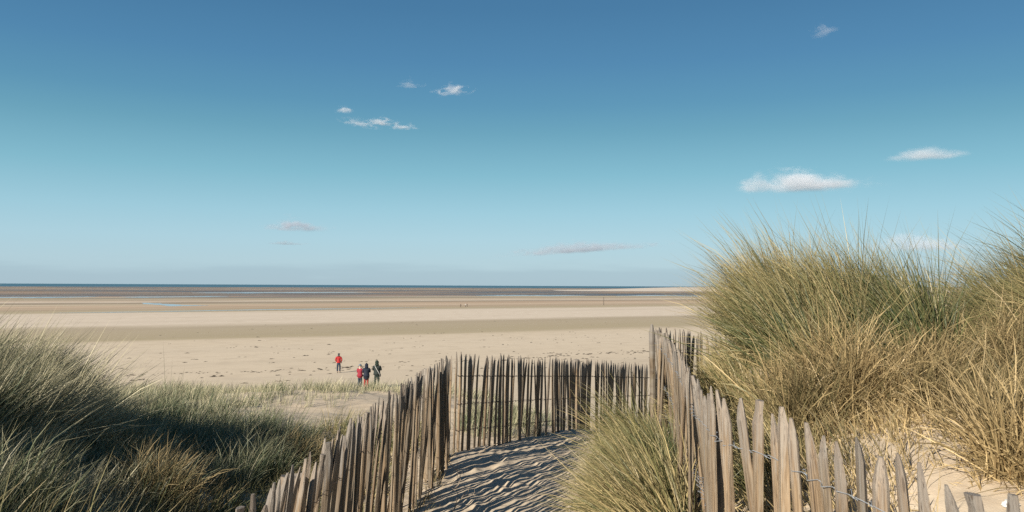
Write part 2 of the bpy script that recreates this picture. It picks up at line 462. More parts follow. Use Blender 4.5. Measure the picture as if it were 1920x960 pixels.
bu = np.sign(np.linspace(-1, 1, 201)) * np.abs(np.linspace(-1, 1, 201)) ** 4 * 40000
bv = np.r_[-30000, -8000, -2000, -500, -100, np.arange(0, 140, 1.5), np.geomspace(140, 3450, 90), 3700, 4200]
BU, BV = np.meshgrid(bu, bv)
bx = BU * 0.865; by = BU * 0.502 + BV
bz = EYE - beach_h(BV) + 0.05 * fbm(bx * 0.35, by * 0.35, 5, 3) * (BV < 150)
beach = link_mesh('beach', grid_mesh('beach', np.stack([bx, by, bz], -1)), M_BEACH)
tag(beach, 'wide pale sand beach and banded tidal flats at low tide', kind='structure')

sv = np.array([2800, 4000, 6000, 9000, 14000, 22000, 34000, 50000.0])
SU, SV = np.meshgrid(np.linspace(-60000, 60000, 41), sv)
sea = link_mesh('sea', grid_mesh('sea', np.stack([SU * 0.865, SU * 0.502 + SV, np.full_like(SU, EYE - 10.47)], -1)), M_SEA)
tag(sea, 'thin dark blue strip of sea along the horizon', kind='structure')

# low sand spit and scrubby dunes closing the bay on the right
def ridge(name, u0, u1, v0, width, height, seed, n=160, m=10, rag=0.6, ramp=0.07):
    us = np.linspace(0, 1, n); ws = np.linspace(-1, 1, m)
    U, W = np.meshgrid(us, ws)
    amp = sstep(0.0, ramp, U) * sstep(1.02, 0.9, U)
    x = u0[0] + (u1[0] - u0[0]) * U; y = u0[1] + (u1[1] - u0[1]) * U + W * width
    z = EYE - 10.45 + amp * height * (0.75 + rag * fbm(x * 0.006, y * 0.006, seed, 4)) * (1 - W * W) - 0.1
    return grid_mesh(name, np.stack([x, y, z], -1))
M_SPIT = mat_plain('spit_sand', (0.56, 0.48, 0.39), 0.95, 0.1, 0.12, 0.004)
M_SCRUB = mat_plain('far_scrub', (0.17, 0.145, 0.10), 0.95, 0.1, 0.35, 0.02)
spit = link_mesh('sand_spit', ridge('sand_spit', (60, 1850), (3400, 2350), 0, 260, 12.6, 8, rag=0.16, ramp=0.13), M_SPIT)
tag(spit, 'low pale sand spit closing the bay at the horizon', kind='structure')
scrub = link_mesh('far_dunes', ridge('far_dunes', (380, 2500), (5200, 2900), 0, 120, 14.5, 21, 300, rag=0.4), M_SCRUB)
tag(scrub, 'dark scrubby dunes along the horizon beyond the sand spit', kind='structure')

def beach_z(x, y): return EYE - beach_h(np.asarray(y, float) - 0.58 * np.asarray(x, float))

def px_ground(px, py, lift=0.0):
    """a point of the flats seen at that pixel of the photograph (distance from the beach profile)"""
    hor = 532.0 + (px / 1400.0) * 6.6
    a = (px - 960) / 1493.0; b = (py - hor) / 1493.0
    lo, hi = 30.0, 6000.0
    for _ in range(50):
        d = 0.5 * (lo + hi)
        if float(beach_h(np.array(d - 0.58 * a * d))) / d > b: lo = d
        else: hi = d
    return a * d, d, EYE - float(beach_h(np.array(d - 0.58 * a * d))) + lift

def ray_dune(px, py):
    hor = 532.0 + (px / 1400.0) * 6.6
    a = (px - 960) / 1493.0; b = (py - hor) / 1493.0
    d = np.arange(1.0, 40, 0.02)
    k = np.argmax(EYE - b * d < smooth_z(a * d, d))
    return a * d[k], d[k], float(ground_z(a * d[k], d[k])[0])

# tide pools left on the flats: long ragged sheets of still water
def pool(pts, label, half, seed):
    ctr = [px_ground(*p) for p in pts]
    rg = random.Random(seed); n = 40
    cs = np.array(ctr); t = np.linspace(0, len(cs) - 1, n)
    X = np.interp(t, range(len(cs)), cs[:, 0]); Y = np.interp(t, range(len(cs)), cs[:, 1])
    prof = np.sin(np.linspace(0, math.pi, n)) ** 0.6
    rows = []
    for side in (-1, -0.33, 0.33, 1):
        w = half * prof * (0.7 + 0.9 * np.array([fbm(np.array(k * 0.45), np.array(side * 1.3), seed, 3) + 0.5 for k in range(n)]))
        yy = Y + side * w
        rows.append(np.stack([X, yy, beach_z(X, yy) + 0.035], -1))
    o = link_mesh('tide_pool', grid_mesh('tide_pool', np.array(rows)), M_POOL)
    return tag(o, label, kind='structure')
pool([(268, 569), (300, 571.5), (345, 574), (392, 573.5)], 'curved tide pool alone on tan sand', 8, 1)
pool([(90, 588), (280, 585.5), (470, 582), (640, 580), (800, 577.5)], 'long narrow channel of water across the flats', 5, 2)
pool([(-40, 558.5), (60, 558.5), (160, 557.5)], 'tide pool at the left end of the wet flats', 20, 3)
pool([(70, 558.5), (130, 558.5), (165, 558)], 'short tide pool in the dark flats', 30, 4)
pool([(225, 557.8), (300, 558), (370, 557), (430, 557)], 'slim tide pool beyond the curved one', 22, 5)
pool([(890, 555), (960, 555), (1030, 555.5), (1100, 555)], 'broad pale pool in the wet sand far out', 28, 6)
pool([(1150, 556), (1230, 555), (1300, 556), (1350, 556)], 'pool far out beyond the marker pole', 26, 7)
pool([(360, 550), (520, 549.6), (700, 549)], 'dark blue strip of water below the sea', 60, 8)

# ------------------------------------------------------------------ fences
def picket_mesh(rng, sides, rings, L=1.5, blunt=(0.12, 0.30)):
    """a split chestnut pale: irregular section, a bow along its length, hacked point"""
    kind = rng.random()
    ang = sorted([(k + rng.uniform(-0.28, 0.28)) * 2 * math.pi / sides for k in range(sides)])
    rad = [rng.uniform(0.82, 1.12) for _ in ang]
    sec = []
    for a, r in zip(ang, rad):
        x, y = math.cos(a) * r, math.sin(a) * r
        if kind < 0.45 and y < 0: y *= 0.35                  # half round
        elif kind < 0.75: x *= 1 - 0.45 * max(0, y)          # wedge
        sec.append((x, y))
    tip = rng.uniform(0.09, 0.19)
    zs = [L * (1 - 0) * k / (rings - 1) * (L - tip) / L for k in range(rings)]
    b = [rng.uniform(-1, 1) for _ in range(6)]
    verts, faces = [], []
    tx, ty = rng.uniform(-0.5, 0.5), rng.uniform(-0.4, 0.4)
    def ring(z, sc, ox, oy, sx=1.0):
        bx = 0.30 * b[0] * math.sin(z * 2.4 + b[1] * 3) + 0.12 * b[2] * math.sin(z * 7 + b[3] * 3)
        by = 0.25 * b[4] * math.sin(z * 2.1 + b[5] * 3)
        tw = 0.25 * b[2] * z
        i0 = len(verts)
        for x, y in sec:
            j = 1 + rng.uniform(-0.07, 0.07)
            xx, yy = x * sc * sx * j, y * sc * j
            c, s_ = math.cos(tw), math.sin(tw)
            verts.append(((xx * c - yy * s_) + bx + ox, (xx * s_ + yy * c) + by + oy, z))
        return i0
    idx = [ring(z, 1.0 - 0.10 * (z / L), 0, 0) for z in zs]
    idx.append(ring(L - tip * 0.45, 0.62, tx * 0.35, ty * 0.4))
    idx.append(ring(L - 0.004, rng.uniform(*blunt), tx * 0.8, ty * 0.8))
    for a, c in zip(idx[:-1], idx[1:]):
        for k in range(sides):
            faces.append((a + k, a + (k + 1) % sides, c + (k + 1) % sides, c + k))
    faces.append(tuple(range(idx[-1], idx[-1] + sides)))
    me = bpy.data.meshes.new('picket')
    me.from_pydata([(x, y, z) for x, y, z in verts], [], faces)      # unit half-width; scaled per stake
    me.materials.append(M_WOOD)
    return me

def post_mesh(rng, L, w, t, pointed=False):
    sides = 10; verts, faces = [], []
    rr = [rng.uniform(0.9, 1.08) for _ in range(sides)]
    prev = None
    zs = [0, L * .25, L * .5, L * .75, L * 0.93, L - 0.012, L]
    for q, z in enumerate(zs):
        sc = 0.93 if q == len(zs) - 1 else 1.0
        if pointed and q >= 5: sc *= 0.45
        i0 = len(verts)
        for k in range(sides):
            a = 2 * math.pi * k / sides
            ca, sa = math.cos(a), math.sin(a)
            e = 0.62
            x = math.copysign(abs(ca) ** e, ca) * w / 2 * rr[k] * sc; y = math.copysign(abs(sa) ** e, sa) * t / 2 * rr[k] * sc
            verts.append((x + 0.006 * math.sin(z * 3), y, z + (0.006 * math.sin(a * 2 + 1) if q == len(zs) - 1 else 0)))
        if prev is not None:
            for k in range(sides): faces.append((prev + k, prev + (k + 1) % sides, i0 + (k + 1) % sides, i0 + k))
        prev = i0
    faces.append(tuple(range(prev, prev + sides)))
    me = bpy.data.meshes.new('post'); me.from_pydata(verts, [], faces); me.materials.append(M_POST)
    return me

_r = random.Random(7)
PICKETS = [picket_mesh(_r, 6, 5) for _ in range(16)]
PICKETS_FINE = [picket_mesh(_r, 9, 11, blunt=(0.18, 0.50)) for _ in range(15)] + [picket_mesh(_r, 9, 11, blunt=(0.62, 0.75)) for _ in range(2)]

def tube(pts, r, sides=4, closed=False):
    pts = [Vector(p) for p in pts]; verts, faces = [], []
    for i, p in enumerate(pts):
        d = (pts[min(i + 1, len(pts) - 1)] - pts[max(i - 1, 0)]).normalized()
        a = d.orthogonal() if abs(d.z) > 0.95 else d.cross(Vector((0, 0, 1))).normalized()
        b = d.cross(a)
        rr = r[i] if isinstance(r, (list, tuple)) else r
        for k in range(sides):
            t = 2 * math.pi * k / sides
            verts.append(p + (a * math.cos(t) + b * math.sin(t)) * rr)
    for i in range(len(pts) - 1):
        for k in range(sides):
            faces.append((i * sides + k, i * sides + (k + 1) % sides, (i + 1) * sides + (k + 1) % sides, (i + 1) * sides + k))
    return verts, faces

def from_parts(name, parts, mat, smooth=False):
    V, F = [], []
    for v, f in parts:
        o = len(V); V += [tuple(p) for p in v]; F += [tuple(i + o for i in q) for q in f]
    me = bpy.data.meshes.new(name); me.from_pydata(V, [], F)
    if mat: me.materials.append(mat)
    if smooth: me.shade_smooth()
    return me

def fence(label, line, spacing, seed, fine=False, lean=(0.0, 0.0), width=(0.044, 0.068), wire_mat=None, posts=(), wires=(0.27, 0.62, 0.95), group=None, top_jit=0.035, skip=0.02, irregular=0.25, yaw=0.2, lean_j=0.022, lean_end=None):
    """line: (x, y, depth of the tops below the eye)"""
    rng = random.Random(seed)
    P = np.array(line, float)
    seg = np.hypot(np.diff(P[:, 0]), np.diff(P[:, 1])); S = np.r_[0, np.cumsum(seg)]
    base = (float(P[0, 0]), float(P[0, 1]), float(ground_z(P[0, 0], P[0, 1])[0]))
    root = empty('picket_fence', base)
    tag(root, label, 'fence', group)
    B = Vector(base)
    s = 0.03; centres = []
    while s < S[-1]:
        x = np.interp(s, S, P[:, 0]); y = np.interp(s, S, P[:, 1]); top = EYE - np.interp(s, S, P[:, 2])
        x2 = np.interp(s + 0.05, S, P[:, 0]); y2 = np.interp(s + 0.05, S, P[:, 1])
        if s + 0.05 > S[-1]: x2, y2 = 2 * x - np.interp(s - .05, S, P[:, 0]), 2 * y - np.interp(s - .05, S, P[:, 1])
        az = math.atan2(y2 - y, x2 - x)
        centres.append((x, y, top, az))
        if rng.random() > skip:
            gz = float(ground_z(x, y)[0])
            tz = top + rng.uniform(-top_jit, top_jit)
            L = tz - gz + 0.22
            me = rng.choice(PICKETS_FINE if fine else PICKETS)
            o = bpy.data.objects.new('picket', me)
            w = rng.uniform(*width)
            t_ = s / S[-1]
            le = lean if lean_end is None else (lean[0] + (lean_end[0] - lean[0]) * t_, lean[1] + (lean_end[1] - lean[1]) * t_)
            o.scale = (w / 2, rng.uniform(0.030, 0.044) / 2, L / 1.5)
            lx = le[0] + rng.gauss(0, lean_j); ly = le[1] + rng.gauss(0, lean_j)
            o.rotation_euler = (lx, ly, az + rng.gauss(0, yaw) + (math.pi if rng.random() < 0.5 else 0))
            if abs(((o.rotation_euler.z - az) + math.pi) % (2 * math.pi) - math.pi) > 1.6:
                o.rotation_euler.x, o.rotation_euler.y = -lx, -ly
            off = rng.uniform(-0.010, 0.010)
            # lean about the foot, so keep the top near its line
            up = o.rotation_euler.to_matrix() @ Vector((0, 0, L))
            o.location = Vector((x - math.sin(az) * off - up.x, y + math.cos(az) * off - up.y, tz - up.z)) - B
            COL.objects.link(o); o.parent = root
        s += spacing * (1 + rng.uniform(-irregular, irregular))
    for frac in wires:
        for ph in (0, 1):
            pts = []
            wob = rng.uniform(0, 6)
            for i, (x, y, top, az) in enumerate(centres):
                zz = top - frac + 0.012 * math.sin(i * 0.9 + wob)
                sgn = 1 if ph == 0 else -1
                nx, ny = -math.sin(az), math.cos(az)
                dx_, dy_ = nx * lean[0] * frac + math.cos(az) * -lean[1] * frac, ny * lean[0] * frac + math.sin(az) * -lean[1] * frac
                pts.append((x + dx_ - B.x + nx * 0.027 * sgn, y + dy_ - B.y + ny * 0.027 * sgn, zz - B.z))
                if i + 1 < len(centres):
                    X, Y, T, A = centres[i + 1]
                    for f_, q in ((0.36, 0.006), (0.5, -0.006), (0.64, 0.006)):
                        pts.append((x + dx_ + (X - x) * f_ - B.x + nx * q * sgn, y + dy_ + (Y - y) * f_ - B.y + ny * q * sgn,
                                    top + (T - top) * f_ - frac - B.z + 0.006 * sgn * (1 if f_ != 0.5 else -1) - 0.006))
            me = from_parts('wire', [tube(pts, 0.0016 if fine else 0.0022, 4)], wire_mat or M_WIRE_OLD)
            link_mesh('wire', me, None, root)
    for (x, y, top, w, t, az, lz) in posts:
        gz = float(ground_z(x, y)[0]); L = EYE - top - gz + 0.25
        o = link_mesh('post', post_mesh(rng, L, w, t, pointed=(lz > 0.5)), None, root)
        o.location = Vector((x, y, gz - 0.25)) - B
        o.rotation_euler = (rng.gauss(0, 0.015), 0.0, az)
    return root, centres

LEFT_LINE = [(-1.03, 1.5, 0.88), (-1.02, 3.2, 0.88), (-1.0, 5.6, 0.875), (-0.90, 8.0, 0.88), (-0.74, 9.9, 0.87)]
fence('long sunlit picket fence between olive grass and the sandy path', LEFT_LINE, 0.084, 11,
      lean=(0.15, 0.0), lean_end=(0.03, 0.03), posts=[(-1.10, 4.07, 0.96, 0.125, 0.10, 0.2, 0), (-0.93, 9.0, 0.94, 0.12, 0.10, 0.1, 0)], fine=True,
      top_jit=0.05, irregular=0.40, width=(0.042, 0.078), yaw=0.45, lean_j=0.04)
MID_LINE = [(-0.70, 10.05, 0.86), (1.06, 13.1, 1.20), (2.75, 16.0, 1.55), (4.7, 19.3, 2.2)]
fence('shaded dark picket fence crossing before the beach at the bend of the path', MID_LINE, 0.083, 23, width=(0.048, 0.070),
      lean=(0.0, 0.055), posts=[(1.08, 13.25, 1.22, 0.13, 0.11, 1.05, 0), (4.0, 18.2, 1.9, 0.13, 0.11, 1.0, 0)])
RIGHT_LINE = [(1.20, 1.70, 0.47), (1.18, 2.05, 0.485), (1.155, 2.3, 0.50), (1.13, 2.6, 0.50), (1.10, 2.82, 0.50), (1.05, 3.26, 0.50), (0.93, 3.57, 0.50), (0.985, 4.3, 0.50), (1.27, 6.0, 0.50), (1.53, 7.9, 0.49), (1.73, 9.65, 0.49)]
fence('near picket fence with bright wire below the big grassy hump', RIGHT_LINE, 0.110, 31, fine=True,
      lean=(-0.07, 0.0), yaw=0.14, lean_j=0.05, width=(0.056, 0.086), wire_mat=M_WIRE, wires=(0.19, 0.6, 0.9),
      posts=[(1.06, 4.15, 0.66, 0.13, 0.10, 1.3, 0), (1.70, 9.62, 0.46, 0.062, 0.062, 0.4, 0.6)], top_jit=0.04, skip=0.0, irregular=0.12)
REAR_LINE = [(1.83, 9.85, 0.52), (2.5, 10.6, 0.62), (3.6, 11.3, 0.75), (5.0, 12.6, 1.2)]
fence('short dark stretch of pickets half hidden behind the grassy hump', REAR_LINE, 0.098, 43, lean=(0.0, 0.0))

# ------------------------------------------------------------------ grass
def blades(name, label, roots, az, L, lean, bend, width, tint, mat, rng, segs=4, curl=0.25, droop=None):
    n = len(roots)
    K = segs
    th = lean.copy(); pos = roots.copy().astype(float); a = az.copy()
    rot = rng.uniform(0, np.pi, n)
    V = np.zeros((n, 2 * K + 1, 3)); 
    seg = L / K
    da = rng.normal(0, curl, n)
    for k in range(K + 1):
        t = k / K
        d = np.stack([np.sin(th) * np.cos(a), np.sin(th) * np.sin(a), np.cos(th)], -1)
        side = np.stack([-np.sin(a), np.cos(a), np.zeros(n)], -1)
        up = np.cross(d, side)
        wd = side * np.cos(rot)[:, None] + up * np.sin(rot)[:, None]
        w = width * (1 - 0.25 * t - 0.55 * t ** 3) * 0.5
        if k < K:
            V[:, 2 * k] = pos - wd * w[:, None]; V[:, 2 * k + 1] = pos + wd * w[:, None]
            pos = pos + d * seg[:, None]
            th = th + bend / K * (0.5 + t)
            a = a + da / K
        else:
            V[:, 2 * K] = pos
    base = np.arange(n)[:, None] * (2 * K + 1)
    loops, tot = [], []
    quads = []
    for k in range(K - 1):
        quads.append(np.stack([base[:, 0] + 2 * k, base[:, 0] + 2 * k + 1, base[:, 0] + 2 * k + 3, base[:, 0] + 2 * k + 2], -1))
    Q = np.concatenate(quads).reshape(-1)
    T = np.stack([base[:, 0] + 2 * K - 2, base[:, 0] + 2 * K - 1, base[:, 0] + 2 * K], -1).reshape(-1)
    nq, ntr = len(Q) // 4, len(T) // 3
    loops = np.concatenate([Q, T])
    totals = np.concatenate([np.full(nq, 4), np.full(ntr, 3)])
    starts = np.concatenate([[0], np.cumsum(totals)[:-1]])
    me = mesh_np(name, V.reshape(-1, 3), loops, starts, totals)
    al = np.tile(np.r_[np.repeat(np.arange(K) / K, 2), 1.0], n)
    for nm, arr in (('tint', np.repeat(tint, 2 * K + 1)), ('along', al), ('shade', np.repeat(rng.random(n), 2 * K + 1))):
        at = me.attributes.new(nm, 'FLOAT', 'POINT')
        at.data.foreach_set('value', arr.astype(np.float32))
    o = link_mesh(name, me, mat)
    return tag(o, label, 'grass', kind='stuff') if label else o

def tufts(label, spots, per, length, wind, mat=None, lean=(0.35, 0.22), bend=(0.7, 0.35), spread=0.07, straw=0.5, width=(0.0038, 0.0105), seed=1, fan=0.9, flop=0.1, segs=4, curl=0.3, stalks=0, wild=0.55):
    """spots: (n,2) tuft centres; wind: (dx,dy) mean leaning direction"""
    rng = np.random.default_rng(seed)
    nt_ = len(spots); cnt = np.maximum(4, rng.poisson(per, nt_))
    ti = np.repeat(np.arange(nt_), cnt); n = len(ti)
    r = np.abs(rng.normal(0, spread, n)); pa = rng.uniform(0, 2 * np.pi, n)
    x = spots[ti, 0] + r * np.cos(pa); y = spots[ti, 1] + r * np.sin(pa)
    z = ground_z(x, y) - 0.02
    cx, cy = spots[:, 0], spots[:, 1]
    n1 = fbm(cx * 1.5 + seed, cy * 1.5, 51, 2); n2 = fbm(cx * 1.1, cy * 1.1 + seed, 61, 2); n3 = fbm(cx * 1.8 + 9, cy * 1.8 + seed, 71, 2)
    tl = (np.clip(rng.normal(0.95, 0.17, nt_), 0.5, 1.35) * (1 + wild * n1))[ti]
    L = rng.uniform(length[0], length[1], n) * tl
    le = np.abs(rng.normal(lean[0], lean[1], n))
    # leaning direction: the wind plus an outward fan from the tuft's heart
    wx = wind[0] * le + fan * np.cos(pa) * r / max(spread, 1e-3) * 0.22 + rng.normal(0, 0.075, n)
    wy = wind[1] * le + fan * np.sin(pa) * r / max(spread, 1e-3) * 0.22 + rng.normal(0, 0.075, n)
    az = np.arctan2(wy, wx) + (1.1 * n2)[ti]; th = np.clip(np.hypot(wx, wy), 0.02, 1.45)
    be = np.clip(rng.normal(bend[0], bend[1], n), -0.1, 1.9)
    fl = rng.random(n) < flop
    th = np.where(fl, rng.uniform(0.6, 1.5, n), th); az = np.where(fl, rng.uniform(0, 2 * np.pi, n), az); be = np.where(fl, rng.uniform(0.2, 1.2, n), be)
    L = np.where(fl, L * rng.uniform(0.4, 0.9, n), L)
    tt = np.clip(rng.normal(straw, 0.14, nt_) + 0.75 * n3, 0, 1)[ti]
    tint = np.clip(tt + rng.normal(0, 0.24, n), 0, 1)
    tint = np.where(fl, np.clip(tint + 0.3, 0, 1), tint)
    w = width[0] + (width[1] - width[0]) * rng.random(n) ** 1.6
    if stalks:
        k = rng.choice(n, stalks, replace=False)
        L[k] = length[1] * rng.uniform(1.15, 1.45, stalks); w[k] = 0.0055; be[k] *= 0.25; th[k] *= 0.6; tint[k] = rng.uniform(0.6, 0.9, stalks)
    return blades('marram_grass', label, np.stack([x, y, z], -1), az, L, th, be, w, tint, mat or M_GRASS, rng, segs, curl)

def ell(n, c, r, rot=0.0, seed=0, power=0.5):
    rng = np.random.default_rng(seed)
    a = rng.uniform(0, 2 * np.pi, n); q = rng.random(n) ** power
    x, y = q * np.cos(a) * r[0], q * np.sin(a) * r[1]
    return np.stack([c[0] + x * math.cos(rot) - y * math.sin(rot), c[1] + x * math.sin(rot) + y * math.cos(rot)], -1)

def box(n, x0, x1, y0, y1, seed=0):
    rng = np.random.default_rng(seed)
    return np.stack([rng.uniform(x0, x1, n), rng.uniform(y0, y1, n)], -1)

cat = np.concatenate
# right-hand humps
tufts('tall windblown marram on the big hump behind the near fence', cat([ell(240, (3.24, 7.6), (0.64, 1.35), 0, 1), ell(60, (2.68, 7.3), (0.28, 1.1), 0, 2)]), 78,
      (0.62, 1.02), (-0.80, 0.55), lean=(0.42, 0.2), bend=(0.62, 0.3), straw=0.40, seed=101, stalks=40, wild=0.85, flop=0.16)
tufts('tall bent marram on the second hump at the frame edge', ell(240, (5.2, 6.9), (0.75, 1.35), 0, 3), 72,
      (0.68, 1.08), (-0.95, 0.25), lean=(0.62, 0.2), bend=(0.8, 0.3), straw=0.48, seed=102, stalks=34, wild=0.8, flop=0.15)
tufts('short bleached grass between the near fence and the big hump', cat([ell(70, (1.95, 6.9), (0.32, 0.9), 0, 301), ell(40, (1.75, 5.7), (0.25, 0.6), 0, 302), ell(36, (2.1, 8.3), (0.3, 0.7), 0, 303)]), 50,
      (0.26, 0.52), (-0.7, 0.3), lean=(0.5, 0.25), bend=(0.8, 0.4), straw=0.62, seed=117, flop=0.25, fan=1.3, curl=0.5)
tufts('thin marram in the dip between the two humps', ell(80, (4.0, 7.2), (0.4, 1.1), 0, 4), 30, (0.35, 0.62), (-0.85, 0.45), lean=(0.5, 0.25), bend=(0.6, 0.3), straw=0.5, seed=103)
tufts('tangled dead straw coloured grass on the sandy flank', cat([ell(230, (3.65, 5.8), (0.85, 0.5), 0, 5), ell(80, (2.4, 6.4), (0.42, 0.42), 0, 6), ell(34, (2.45, 5.95), (0.4, 0.2), 0, 65), ell(110, (3.5, 5.0), (0.6, 0.32), 0, 66), ell(70, (3.15, 4.62), (0.42, 0.3), 0, 68)]), 40,
      (0.30, 0.72), (-0.35, -0.5), mat=M_DEAD, lean=(0.5, 0.3), bend=(0.9, 0.5), straw=0.62, seed=104, flop=0.4, fan=1.6, curl=0.7, width=(0.0045, 0.0115), spread=0.06, wild=0.8)
tufts('sparse broken grass stems on bare sand behind the near fence', cat([ell(80, (2.5, 5.0), (0.75, 0.8), 0, 7), ell(45, (2.85, 5.45), (0.5, 0.35), 0, 71), ell(60, (2.4, 5.75), (0.45, 0.35), 0, 72), ell(70, (1.75, 4.4), (0.4, 0.9), 0, 8)]), 13,
      (0.12, 0.4), (-0.4, 0.1), mat=M_DEAD, lean=(0.6, 0.35), bend=(0.6, 0.5), straw=0.66, seed=105, flop=0.5, fan=1.5, curl=0.8)
# clump between the path and the right fence
tufts('dense clump of pale marram spilling over the path', cat([ell(120, (1.10, 6.7), (0.22, 1.5), -0.10, 9), ell(16, (1.30, 8.6), (0.16, 0.7), 0, 10), ell(20, (1.42, 8.3), (0.10, 0.7), 0, 101), ell(44, (0.98, 5.3), (0.13, 0.7), 0, 12)]), 60,
      (0.38, 0.74), (-0.9, 0.25), lean=(0.55, 0.25), bend=(0.75, 0.35), straw=0.38, seed=106, fan=1.4, flop=0.2, wild=0.85, curl=0.45)
tufts('marram around the foot of the corner fence', cat([ell(26, (2.9, 9.3), (0.4, 0.5), 0, 13), ell(50, (3.9, 10.2), (0.8, 0.6), 0, 14)]), 55, (0.4, 0.75), (-0.8, 0.5), straw=0.5, seed=107)
# left-hand dune
tufts('long pale marram leaning from the left hand dune, with unseen tufts added for shade', cat([ell(210, (-5.1, 7.7), (0.70, 1.0), 0, 15), ell(240, (-5.9, 2.0), (1.0, 1.5), 0.3, 151), ell(130, (-5.7, 4.85), (0.65, 0.65), 0, 152), ell(120, (-5.7, 7.6), (0.8, 1.2), 0, 16)]), 72,  # the middle two patches stand out of view, added to cast shade
      (0.6, 1.0), (0.62, 0.72), mat=M_COOL, lean=(0.55, 0.2), bend=(0.55, 0.3), straw=0.82, seed=108, wild=0.4)
tufts('shaded dark green grass filling the hollow', cat([ell(330, (-4.6, 10.8), (1.9, 1.7), 0, 17), ell(130, (-3.35, 9.0), (0.75, 1.6), 0, 18), ell(150, (-3.6, 6.6), (0.8, 1.2), 0, 19), ell(130, (-3.2, 4.8), (0.9, 1.0), 0, 199)]), 42,
      (0.20, 0.50), (0.35, 0.40), mat=M_COOL, lean=(0.35, 0.25), bend=(0.95, 0.45), straw=0.36, seed=109, flop=0.24, spread=0.10, wild=0.9, curl=0.5)
tufts('low mound of dead straw grass catching light in the hollow', cat([ell(42, (-3.95, 8.5), (0.55, 0.4), 0, 201), ell(26, (-3.0, 7.0), (0.4, 0.3), 0, 202), ell(20, (-2.7, 10.2), (0.4, 0.4), 0, 203)]), 46,
      (0.25, 0.50), (0.5, -0.2), mat=M_DEAD, lean=(0.5, 0.3), bend=(0.9, 0.5), straw=0.66, seed=116, flop=0.35, fan=1.5, curl=0.6)
tufts('olive meadow grass beside the left fence', cat([box(400, -2.9, -1.25, 3.2, 10.8, 20), ell(170, (-2.4, 11.2), (1.2, 2.0), 0, 21)]), 30,
      (0.15, 0.36), (0.4, 0.4), lean=(0.35, 0.25), bend=(0.9, 0.4), straw=0.48, seed=110, flop=0.22, spread=0.09)
tufts('sparse grass along the dune crest above the beach', cat([box(420, -15, -3.4, 15.5, 20.5, 22), box(260, -9, -0.4, 18.6, 21.3, 23), ell(120, (-6.5, 14.5), (2.0, 1.4), 0, 24)]), 26,
      (0.16, 0.36), (0.35, 0.6), mat=M_COOL, lean=(0.3, 0.2), bend=(0.8, 0.4), straw=0.66, seed=111, spread=0.13, width=(0.005, 0.009), segs=3)
tufts('green weeds growing behind the dark picket row', cat([ell(60, (-0.2, 12.6), (0.7, 1.3), 0, 25), ell(40, (0.1, 15.0), (0.9, 1.4), 0, 26)]), 36,
      (0.16, 0.40), (0.2, 0.4), mat=M_COOL, lean=(0.3, 0.2), bend=(0.8, 0.4), straw=0.36, seed=112, spread=0.10, width=(0.005, 0.008))
tufts('dry weeds caught along the foot of the left fence', cat([ell(16, (-0.86, 8.9), (0.10, 1.0), 0, 27), ell(7, (-0.92, 7.6), (0.08, 0.8), 0, 28)]), 14,
      (0.10, 0.34), (0.2, 0.2), mat=M_DEAD, lean=(0.5, 0.3), bend=(0.6, 0.5), straw=0.5, seed=113, flop=0.4, fan=1.6, curl=0.8)
tufts('tall near blades rising at the lower left corner', cat([ell(26, (-2.0, 3.3), (0.5, 0.6), 0, 29), ell(30, (-2.8, 4.4), (0.7, 0.7), 0, 30)]), 9,
      (0.55, 1.0), (0.7, 0.5), lean=(0.5, 0.25), bend=(0.4, 0.3), straw=0.78, seed=114)
tufts('single dark stalks standing above the hollow', ell(9, (-5.6, 12.4), (0.9, 0.5), 0, 31), 5, (0.5, 0.85), (0.2, 0.1), mat=M_COOL, lean=(0.25, 0.3), bend=(0.3, 0.3), straw=0.2, seed=115, fan=1.5)

# ------------------------------------------------------------------ twigs and litter
rg = random.Random(5)
M_TWIG = mat_plain('dry_twig', (0.33, 0.26, 0.19), 0.9, 0.2, 0.3)
def twig(x, y, label, size, seed):
    r_ = random.Random(seed); parts = []
    def grow(p, d, L, r, depth):
        pts = [p]; 
        for k in range(5):
            d = (d + Vector((r_.gauss(0, .22), r_.gauss(0, .22), r_.gauss(0, .16)))).normalized()
            pts.append(pts[-1] + d * L / 5)
            if depth and k in (1, 3):
                grow(pts[-1], (d + Vector((r_.uniform(-1, 1), r_.uniform(-1, 1), r_.uniform(0, .8)))).normalized(), L * .55, r * .6, depth - 1)
        parts.append(tube(pts, [r * (1 - .12 * k) for k in range(6)], 4))
    grow(Vector((0, 0, 0)), Vector((r_.uniform(.3, 1), r_.uniform(-.4, .6), r_.uniform(.2, .7))).normalized(), size, 0.006, 2)
    o = link_mesh('twig', from_parts('twig', parts, M_TWIG))
    o.location = (x, y, float(ground_z(x, y)[0]) - 0.01)
    return tag(o, label, 'twig', 'dry twigs lying by the fences')
twig(-0.62, 8.3, 'forked dry twig on the shaded sand by the left fence', 0.36, 1)
twig(-0.48, 10.0, 'dry twig leaning at the corner where the two fences meet', 0.42, 2)
twig(-0.60, 7.2, 'bare branching twig low on the shaded sand nearest the camera', 0.34, 3)

